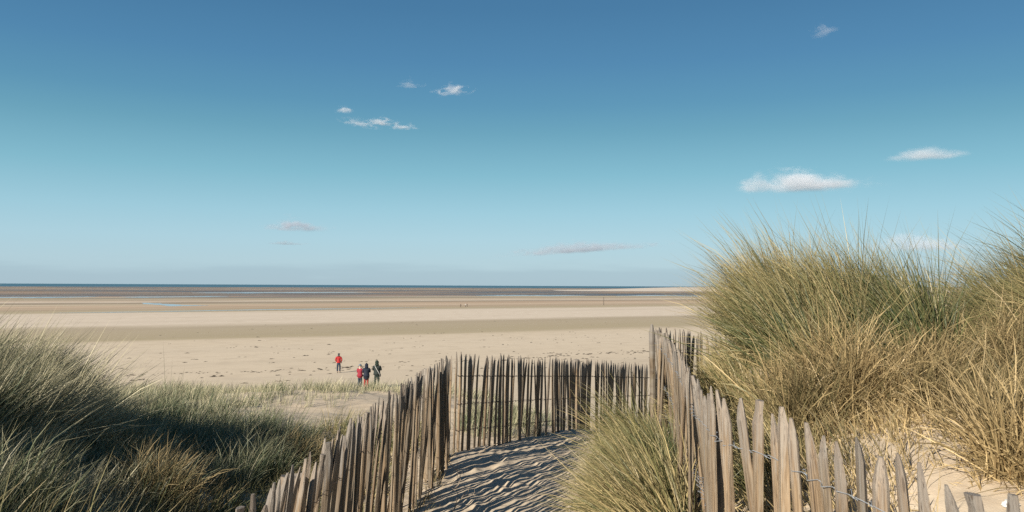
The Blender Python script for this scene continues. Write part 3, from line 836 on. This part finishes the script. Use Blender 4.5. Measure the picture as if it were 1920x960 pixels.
def crumple(name, loc, size, mat, label, cat_, seed, flat=0.5):
    bm = bmesh.new(); bmesh.ops.create_icosphere(bm, subdivisions=3, radius=1.0)
    for v in bm.verts:
        p = v.co; a = np.array([p.x * 2.2 + 5]); b = np.array([p.y * 2.2 + p.z * 1.7 + seed])
        k = 1 + 0.7 * float(fbm(a, b, seed, 3)[0]) + 0.12 * math.sin(p.x * 9 + p.z * 7)
        v.co = Vector((p.x * size[0], p.y * size[1], max(p.z, -0.35) * size[2])) * k
    me = bpy.data.meshes.new(name); bm.to_mesh(me); bm.free(); me.materials.append(mat)
    o = link_mesh(name, me); o.location = loc
    return tag(o, label, cat_)
M_WHITE = mat_plain('white_plastic', (0.50, 0.50, 0.48), 0.45, 0.5, 0.08, 20)
wx_, wy_, wz_ = ray_dune(1886, 950)
crumple('plastic_scrap', (wx_, wy_, wz_ + 0.015), (0.045, 0.035, 0.028), M_WHITE, 'crumpled white plastic scrap on sand at the lower right corner', 'litter', 3)

# ------------------------------------------------------------------ seaweed
def seaweed():
    r_ = random.Random(17); parts = []
    def bit(x, y, s):
        z = float(beach_z(x, y)); n = r_.randint(6, 9)
        a0 = r_.uniform(0, 6.28); ex = r_.uniform(1.4, 3.6)
        V = []; 
        for k in range(n):
            t = 6.283 * k / n; q = s * r_.uniform(0.6, 1.2)
            u, w = math.cos(t) * q * ex, math.sin(t) * q
            V.append((x + u * math.cos(a0 * .12 + .4) - w * math.sin(a0 * .12 + .4), y + u * math.sin(a0 * .12 + .4) + w * math.cos(a0 * .12 + .4), z - 0.02))
        c = (x + r_.uniform(-.2, .2) * s, y, z + s * r_.uniform(0.2, 0.45) + 0.01)
        parts.append((V + [c], [(k, (k + 1) % n, n) for k in range(n)]))
    def at(u, v): return (u * 0.865, u * 0.502 + v)
    for _ in range(190):                                # the wrack line
        u = r_.uniform(-75, 40); v = 88 + 2.0 * math.sin(u * 0.11) + r_.gauss(0, 0.9)
        for _ in range(r_.randint(1, 4)):
            x, y = at(u + r_.gauss(0, 1.0), v + r_.gauss(0, .35)); bit(x, y, r_.uniform(0.05, 0.19))
    for _ in range(330):
        u = r_.uniform(-70, 60); v = r_.uniform(66, 128) if r_.random() < .75 else r_.uniform(128, 210)
        for _ in range(r_.randint(1, 3)):
            x, y = at(u + r_.gauss(0, .8), v + r_.gauss(0, .4)); bit(x, y, r_.uniform(0.04, 0.17))
    for (px, py, s) in ((637, 681, .3), (690, 679, .3), (760, 679, .25), (700, 676, .2), (405, 706, .35), (262, 712, .35), (830, 678, .28), (840, 680, .25), (450, 670, .2)):
        x, y, z = px_ground(px, py); 
        for _ in range(4): bit(x + r_.gauss(0, .5), y + r_.gauss(0, .4), s * r_.uniform(.3, .75))
    m = mat_plain('dry_seaweed', (0.065, 0.05, 0.035), 0.8, 0.3, 0.4)
    o = link_mesh('seaweed', from_parts('seaweed', parts, m))
    tag(o, 'dark scraps of dry seaweed strewn along the tide line', 'seaweed', kind='stuff')
seaweed()

# ------------------------------------------------------------------ marker pole
px, py, pz = px_ground(1132, 573)
M_POLE = mat_plain('tarred_pole', (0.10, 0.085, 0.07), 0.9, 0.2, 0.3, 3)
pole = empty('marker_pole', (px, py, pz)); tag(pole, 'slim dark marker pole standing alone far out on the sand', 'pole')
v_, f_ = tube([(0, 0, -0.5), (0, 0, 1.5), (0.02, 0, 3.0), (0.03, 0, 4.4)], [0.13, 0.12, 0.11, 0.09], 8)
link_mesh('shaft', from_parts('shaft', [(v_, f_)], M_POLE), None, pole)
link_mesh('crossbar', from_parts('crossbar', [tube([(-0.28, 0, 3.9), (0.3, 0, 3.95)], 0.055, 6)], M_POLE), None, pole)

# ------------------------------------------------------------------ people
M_SKIN = mat_plain('skin', (0.50, 0.31, 0.23), 0.55, 0.4, 0.06, 9)

def skin_mesh(name, verts, edges, radii, mat, root=0, sub=1):
    me = bpy.data.meshes.new(name); bm = bmesh.new()
    lay = bm.verts.layers.skin.verify(); vs = []
    for i, (c, r) in enumerate(zip(verts, radii)):
        v = bm.verts.new(c); rr = r if isinstance(r, tuple) else (r, r)
        v[lay].radius = rr; v[lay].use_root = (i == root); vs.append(v)
    for a, b in edges: bm.edges.new((vs[a], vs[b]))
    bm.to_mesh(me); bm.free()
    tmp = bpy.data.objects.new(name, me); COL.objects.link(tmp)
    sk = tmp.modifiers.new('skin', 'SKIN'); sk.use_smooth_shade = True; sk.branch_smoothing = 0.4
    ss = tmp.modifiers.new('sub', 'SUBSURF'); ss.levels = sub; ss.render_levels = sub
    dg = bpy.context.evaluated_depsgraph_get(); dg.update()
    res = bpy.data.meshes.new_from_object(tmp.evaluated_get(dg))
    bpy.data.objects.remove(tmp); bpy.data.meshes.remove(me)
    res.name = name; res.materials.clear(); res.materials.append(mat); res.shade_smooth()
    return res

def ellipsoid(c, r, seg=12, rings=8, tilt=None):
    V, F = [], []
    for i in range(rings + 1):
        p = math.pi * i / rings
        for k in range(seg):
            t = 2 * math.pi * k / seg
            V.append(Vector((c[0] + r[0] * math.sin(p) * math.cos(t), c[1] + r[1] * math.sin(p) * math.sin(t), c[2] + r[2] * math.cos(p))))
    for i in range(rings):
        for k in range(seg): F.append((i * seg + k, i * seg + (k + 1) % seg, (i + 1) * seg + (k + 1) % seg, (i + 1) * seg + k))
    return V, F

def add_parts(me, parts):
    bm = bmesh.new(); bm.from_mesh(me)
    for V, F in parts:
        vs = [bm.verts.new(v) for v in V]
        for f in F:
            try: bm.faces.new([vs[i] for i in f])
            except ValueError: pass
    bmesh.ops.recalc_face_normals(bm, faces=bm.faces)
    bm.to_mesh(me); bm.free(); me.shade_smooth()

def hand(w, d):
    """palm and five bent fingers from the wrist w pointing along d"""
    w = Vector(w); d = Vector(d).normalized(); s = d.cross(Vector((0, 1, 0.2))).normalized(); n = d.cross(s)
    parts = [tube([w - d * .01, w + d * .03, w + d * .085], [.024, .034, .036], 6)]
    for k, L in enumerate((.062, .072, .068, .052)):
        b0 = w + d * .075 + s * (.027 - .018 * k)
        parts.append(tube([b0, b0 + d * L * .5 + n * .006, b0 + d * L * .85 + n * .022], [.0095, .009, .007], 5))
    b0 = w + d * .03 + s * .03
    parts.append(tube([b0, b0 + s * .025 + d * .02, b0 + s * .03 + d * .05 + n * .01], [.011, .010, .008], 5))
    return parts

def person(label, loc, height, rotz, coat, trousers, hat=None, hood=None, coat_len=0.80, arms='pockets', stance=0.10, group=None, extras=None, collar=None, hair=(0.06, 0.04, 0.03), bulk=1.0, stride=0.0):
    root = empty('person', loc); root.rotation_euler.z = rotz
    k = height / 1.75; root.scale = (k, k, k)
    tag(root, label, 'person', group)
    if arms == 'pockets':  el, wr = (0.275, -0.04, 1.16), (0.21, 0.10, 0.98)
    elif arms == 'front':  el, wr = (0.255, 0.05, 1.16), (0.10, 0.28, 1.28)
    else:                  el, wr = (0.27, -0.02, 1.16), (0.27, 0.06, 0.92)
    st = stance
    V = [(0, 0, .95), (0, -.01, 1.12), (0, 0, 1.32), (0, 0, 1.47), (0, .01, 1.55), (0, .02, 1.64), (0, .015, 1.71)]
    Rr = [(.15, .11), (.13, .10), (.16, .11), (.07, .07), (.055, .055), (.082, .098), (.055, .065)]
    E = [(0, 1), (1, 2), (2, 3), (3, 4), (4, 5), (5, 6)]
    for sx in (-1, 1):
        b = len(V); sw = stride * sx
        V += [(sx * .09, 0, .86), (sx * st, .02 + sw * .5, .48), (sx * st, -.02 + sw, .085), (sx * (st + .02), .13 + sw, .045)]
        Rr += [.085, .056, .042, .036]
        E += [(0, b), (b, b + 1), (b + 1, b + 2), (b + 2, b + 3)]
        b = len(V)
        V += [(sx * .185, 0, 1.41), (sx * el[0], el[1], el[2]), (sx * wr[0], wr[1], wr[2])]
        Rr += [.058, .042, .028]
        E += [(2, b), (b, b + 1), (b + 1, b + 2)]
    body = skin_mesh('body', V, E, Rr, M_SKIN)
    face = [ellipsoid((0, .118, 1.635), (.014, .022, .020), 8, 6)]                     # nose
    face += [ellipsoid((sx * .088, .01, 1.63), (.012, .022, .032), 8, 6) for sx in (-1, 1)]  # ears
    face += [ellipsoid((sx * .033, .097, 1.66), (.013, .010, .009), 8, 6) for sx in (-1, 1)]
    face += [ellipsoid((0, .100, 1.592), (.026, .010, .008), 8, 6)]
    add_parts(body, face)
    hd = (-.3, .8, -.1) if arms == 'front' else (0, .15, -1)
    for sx in (-1, 1):
        add_parts(body, hand((sx * wr[0], wr[1], wr[2]), (hd[0] * sx, hd[1], hd[2])))
    link_mesh('body', body, None, root)
    # coat: quilted shell with sleeves
    lo = coat_len
    V = [(0, 0, 1.08), (0, 0, 1.27), (0, -.005, 1.40), (0, 0, 1.49), (0, 0, .93), (0, 0, lo)]
    Rr = [(.185 * bulk, .15), (.20 * bulk, .155), (.17 * bulk, .13), (.085, .085), (.19 * bulk, .155), (.195 * bulk, .155)]
    E = [(0, 1), (1, 2), (2, 3), (0, 4), (4, 5)]
    for sx in (-1, 1):
        b = len(V)
        V += [(sx * .20, 0, 1.40), (sx * el[0], el[1], el[2]), (sx * (wr[0] * .97 + el[0] * .03), wr[1] * .97, wr[2])]
        Rr += [.092, .076, .058]
        E += [(2, b), (b, b + 1), (b + 1, b + 2)]
    c_ob = link_mesh('coat', skin_mesh('coat', V, E, Rr, mat_plain('coat_cloth', coat, 0.8, 0.3, 0.22, 9, bump=0.6)), None, root)
    # trousers with legs
    V = [(0, 0, .95), (0, 0, .86)]; Rr = [(.16, .125), (.15, .12)]; E = [(0, 1)]
    for sx in (-1, 1):
        b = len(V); sw = stride * sx
        V += [(sx * .092, 0, .78), (sx * st, .02 + sw * .5, .48), (sx * st, -.02 + sw, .10)]
        Rr += [.098, .078, .070]
        E += [(1, b), (b, b + 1), (b + 1, b + 2)]
    link_mesh('trousers', skin_mesh('trousers', V, E, Rr, mat_plain('trouser_cloth', trousers, 0.85, 0.2, 0.25, 12, bump=0.5)), None, root)
    M_SHOE = mat_plain('shoe_leather', (0.03, 0.028, 0.026), 0.6, 0.4, 0.2)
    for sx in (-1, 1):
        sw = stride * sx
        link_mesh('shoe', skin_mesh('shoe', [(sx * st, -.06 + sw, .045), (sx * st, .02 + sw, .055), (sx * (st + .02), .17 + sw, .04)], [(0, 1), (1, 2)], [.045, .052, .042], M_SHOE), None, root)
    if hat:
        m = mat_plain('hat_wool', hat, 0.95, 0.1, 0.2, 30)
        link_mesh('hat', from_parts('hat', [ellipsoid((0, .005, 1.70), (.105, .118, .085)), tube([(.107 * math.cos(a * .5236), .005 + .12 * math.sin(a * .5236), 1.672) for a in range(13)], .018, 6)], m, True), None, root)
    else:
        link_mesh('hair', from_parts('hair', [ellipsoid((0, -.008, 1.685), (.098, .112, .085)), ellipsoid((0, -.055, 1.62), (.082, .06, .075))], mat_plain('hair', hair, 0.7, 0.3, 0.3, 40), True), None, root)
    if hood:
        m = mat_plain('hood_cloth', hood, 0.85, 0.2, 0.2, 12)
        link_mesh('hood', from_parts('hood', [ellipsoid((0, -.02, 1.665), (.125, .125, .125)), ellipsoid((0, -.05, 1.53), (.135, .105, .10)), ellipsoid((.0, -.03, 1.775), (.05, .06, .05))], m, True), None, root)
    if collar:
        link_mesh('collar', from_parts('collar', [tube([(.10 * math.cos(a * .5236), .10 * math.sin(a * .5236), 1.505 - .02 * math.sin(a * .5236)) for a in range(13)], .035, 6)], mat_plain('collar_cloth', collar, 0.85, 0.2, 0.1), True), None, root)
    if extras: extras(root)
    return root

def strap(root):
    link_mesh('shoulder_strap', from_parts('shoulder_strap', [tube([(-.12, .02, 1.50), (-.10, -.15, 1.43), (0, -.185, 1.25), (.12, -.18, 1.05), (.20, -.12, .88)], .020, 6)], mat_plain('strap_webbing', (0.36, 0.35, 0.33), 0.8)), None, root)
    link_mesh('shoulder_bag', from_parts('shoulder_bag', [ellipsoid((.215, -.06, .84), (.05, .10, .10), 10, 6)], mat_plain('bag_cloth', (0.05, 0.055, 0.05), 0.85)), None, root)

def at_px(px, py, d):
    """foot point on the sand straight under that pixel column at distance d"""
    x = (px - 960) / 1493.0 * d
    return (x, d, float(max(beach_z(x, d), ground_z(x, d)[0])))
def foot(px, py):
    return px_ground(px, py)
GP = 'people looking out over the beach'
person('standing alone in a bright red jacket and dark trousers, hands in pockets, seen from behind', foot(637.5, 699), 1.76, R(4), (0.28, 0.015, 0.015), (0.02, 0.028, 0.05), collar=(0.05, 0.05, 0.06), coat_len=.88, stance=.11, group=GP, hair=(0.03, 0.03, 0.035))
ga = foot(677.5, 728); person('leftmost of the three close together, in a crimson coat, blue grey hat and dark jeans', ga, 1.62, R(-24), (0.20, 0.018, 0.03), (0.022, 0.035, 0.05), hat=(0.12, 0.155, 0.18), coat_len=.72, arms='front', group=GP, bulk=1.12)
gb = foot(689.5, 729); person('middle of the three close together, in a long navy hooded coat and red trousers', gb, 1.68, R(14), (0.012, 0.016, 0.028), (0.21, 0.022, 0.02), hood=(0.012, 0.016, 0.03), coat_len=.58, arms='front', group=GP, bulk=1.18)
gc = foot(709, 728); person('in a dark green hooded parka with a pale bag strap slung across the back', gc, 1.84, R(3), (0.016, 0.022, 0.020), (0.016, 0.026, 0.022), hood=(0.016, 0.026, 0.020), coat_len=.80, arms='front', group=GP, extras=strap, bulk=1.2)
GF = 'people walking far out on the flats'
person('far figure in black walking ahead on the flats', foot(864.5, 577), 1.78, R(80), (0.012, 0.012, 0.015), (0.012, 0.012, 0.015), arms='down', stride=.16, group=GF)
person('far figure in a white top walking on the flats', foot(873.5, 576.5), 1.72, R(80), (0.75, 0.74, 0.70), (0.06, 0.05, 0.05), arms='down', stride=.14, group=GF)
person('far figure in a dark top beside the one in white', foot(876.5, 576), 1.75, R(75), (0.05, 0.035, 0.03), (0.015, 0.015, 0.02), arms='down', stride=.15, group=GF)

# ------------------------------------------------------------------ clouds
def cloud(px, py, wpx, hpx, label, dens, seed, alt=1000.0, puff=0.5, group='small clouds in the blue sky', tilt=0.0, tone=(0.90, 0.895, 0.915)):
    hor = 532.0 + (px / 1400.0) * 6.6
    a = (px - 960) / 1493.0; e = (hor - py) / 1493.0
    # pitch of the camera turns pixel height into true height above the horizon
    D = min(alt / e, 20000.0)
    bm = bmesh.new(); bmesh.ops.create_icosphere(bm, subdivisions=3, radius=1.0)
    rx, rz = wpx / 1493.0 * D / 2 * 1.42, hpx / 1493.0 * D / 2 * 1.5
    ry = max(rx * 0.5, rz)
    for v in bm.verts:
        if v.co.z < -0.55: v.co.z = -0.55 + (v.co.z + 0.55) * 0.3
    me = bpy.data.meshes.new('cloud'); bm.to_mesh(me); bm.free()
    m, nt, out = new_mat('cloud_vapour'); s = NT(nt)
    obj = s.n('ShaderNodeTexCoord').outputs['Object']
    sep = s.n('ShaderNodeSeparateXYZ'); nt.links.new(obj, sep.inputs[0])
    asp = rx / rz
    p = s.mapping(obj, (asp * 0.55, asp * 0.35, 1.3), (0, 0, 0), (seed * 3.7, seed * 1.3, seed * 2.1))
    n = s.noise(p, 1.5, 5, 0.60, 0.5)
    # humped top, thinning to both ends, over a flat base
    gx_ = s.math('DIVIDE', s.math('ADD', sep.outputs['X'], 0.18), 0.42)
    zs = s.math('MULTIPLY_ADD', s.math('EXPONENT', s.math('MULTIPLY', s.math('MULTIPLY', gx_, gx_), -1.0)), 0.60, 0.40)
    vec = s.n('ShaderNodeCombineXYZ')
    s.put(vec.inputs[0], sep.outputs['X']); s.put(vec.inputs[1], sep.outputs['Y'])
    s.put(vec.inputs[2], s.math('DIVIDE', s.math('ADD', sep.outputs['Z'], 0.30), s.math('MULTIPLY', zs, 1.15)))
    r2 = s.n('ShaderNodeVectorMath', operation='LENGTH'); nt.links.new(vec.outputs[0], r2.inputs[0])
    f = s.math('SUBTRACT', s.math('MULTIPLY_ADD', s.math('SUBTRACT', n, 0.5), 4.6 * puff, 0.74), r2.outputs['Value'])
    d = s.math('MULTIPLY', s.range(f, 0.0, 0.75), s.range(sep.outputs['Z'], -0.56, -0.28))
    vol = s.n('ShaderNodeVolumePrincipled')
    vol.inputs['Color'].default_value = (*tone, 1)
    vol.inputs['Anisotropy'].default_value = 0.0
    s.put(vol.inputs['Density'], s.math('MULTIPLY', d, dens / (ry * 2)))
    nt.links.new(vol.outputs[0], out.inputs['Volume'])
    me.materials.append(m)
    o = link_mesh('cloud', me)
    o.location = (a * D, D, EYE + e * D + rz * 0.10); o.scale = (rx, ry, rz)
    o.rotation_euler = (0, -tilt, -math.atan(a))
    return tag(o, label, 'cloud', group)
cloud(1512, 342, 245, 52, 'bright flat bottomed cloud above the grassy hump, largest in the sky', 6.0, 1, puff=0.5)
cloud(1747, 288, 150, 34, 'pale smooth lens shaped cloud high at the right', 3.2, 2, puff=0.30)
cloud(713, 228, 52, 20, 'bright ragged wisp, whitest of the small group high at centre', 2.4, 3, puff=0.9, tilt=0.08)
cloud(748, 237, 40, 15, 'small ragged wisp at the right end of the high group', 1.6, 13, puff=0.95)
cloud(770, 238, 26, 12, 'last faint scrap of the high wispy group', 0.9, 14, puff=0.9)
cloud(672, 231, 66, 15, 'thin trailing wisp beside the whitest ragged wisp', 1.3, 4, puff=0.95, tilt=-0.15)
cloud(643, 205, 30, 20, 'tiny round puff above the trailing wisp', 1.3, 5, puff=0.9)
cloud(848, 168, 66, 26, 'white torn puff alone high in the blue', 2.0, 6, puff=1.0, tilt=0.1)
cloud(766, 156, 44, 20, 'very faint wisp left of the torn white puff', 0.7, 7, puff=0.8)
cloud(1550, 52, 40, 40, 'faint wisp near the top edge of the sky', 0.45, 8, puff=0.8)
cloud(1095, 466, 270, 26, 'long low grey cloud streak over the sea', 6.0, 9, puff=0.6, tilt=0.07, tone=(0.62, 0.66, 0.72))
cloud(560, 425, 110, 30, 'faint mauve smudge of cloud low over the sea', 3.0, 10, puff=0.7, tone=(0.66, 0.66, 0.72))
cloud(538, 457, 66, 10, 'small grey streak beneath the faint mauve smudge', 3.5, 11, puff=0.6, tone=(0.55, 0.62, 0.68))
cloud(1730, 458, 210, 46, 'white cloud seen through the gap between the grassy humps', 3.0, 12, puff=0.4, tone=(0.86, 0.87, 0.90))
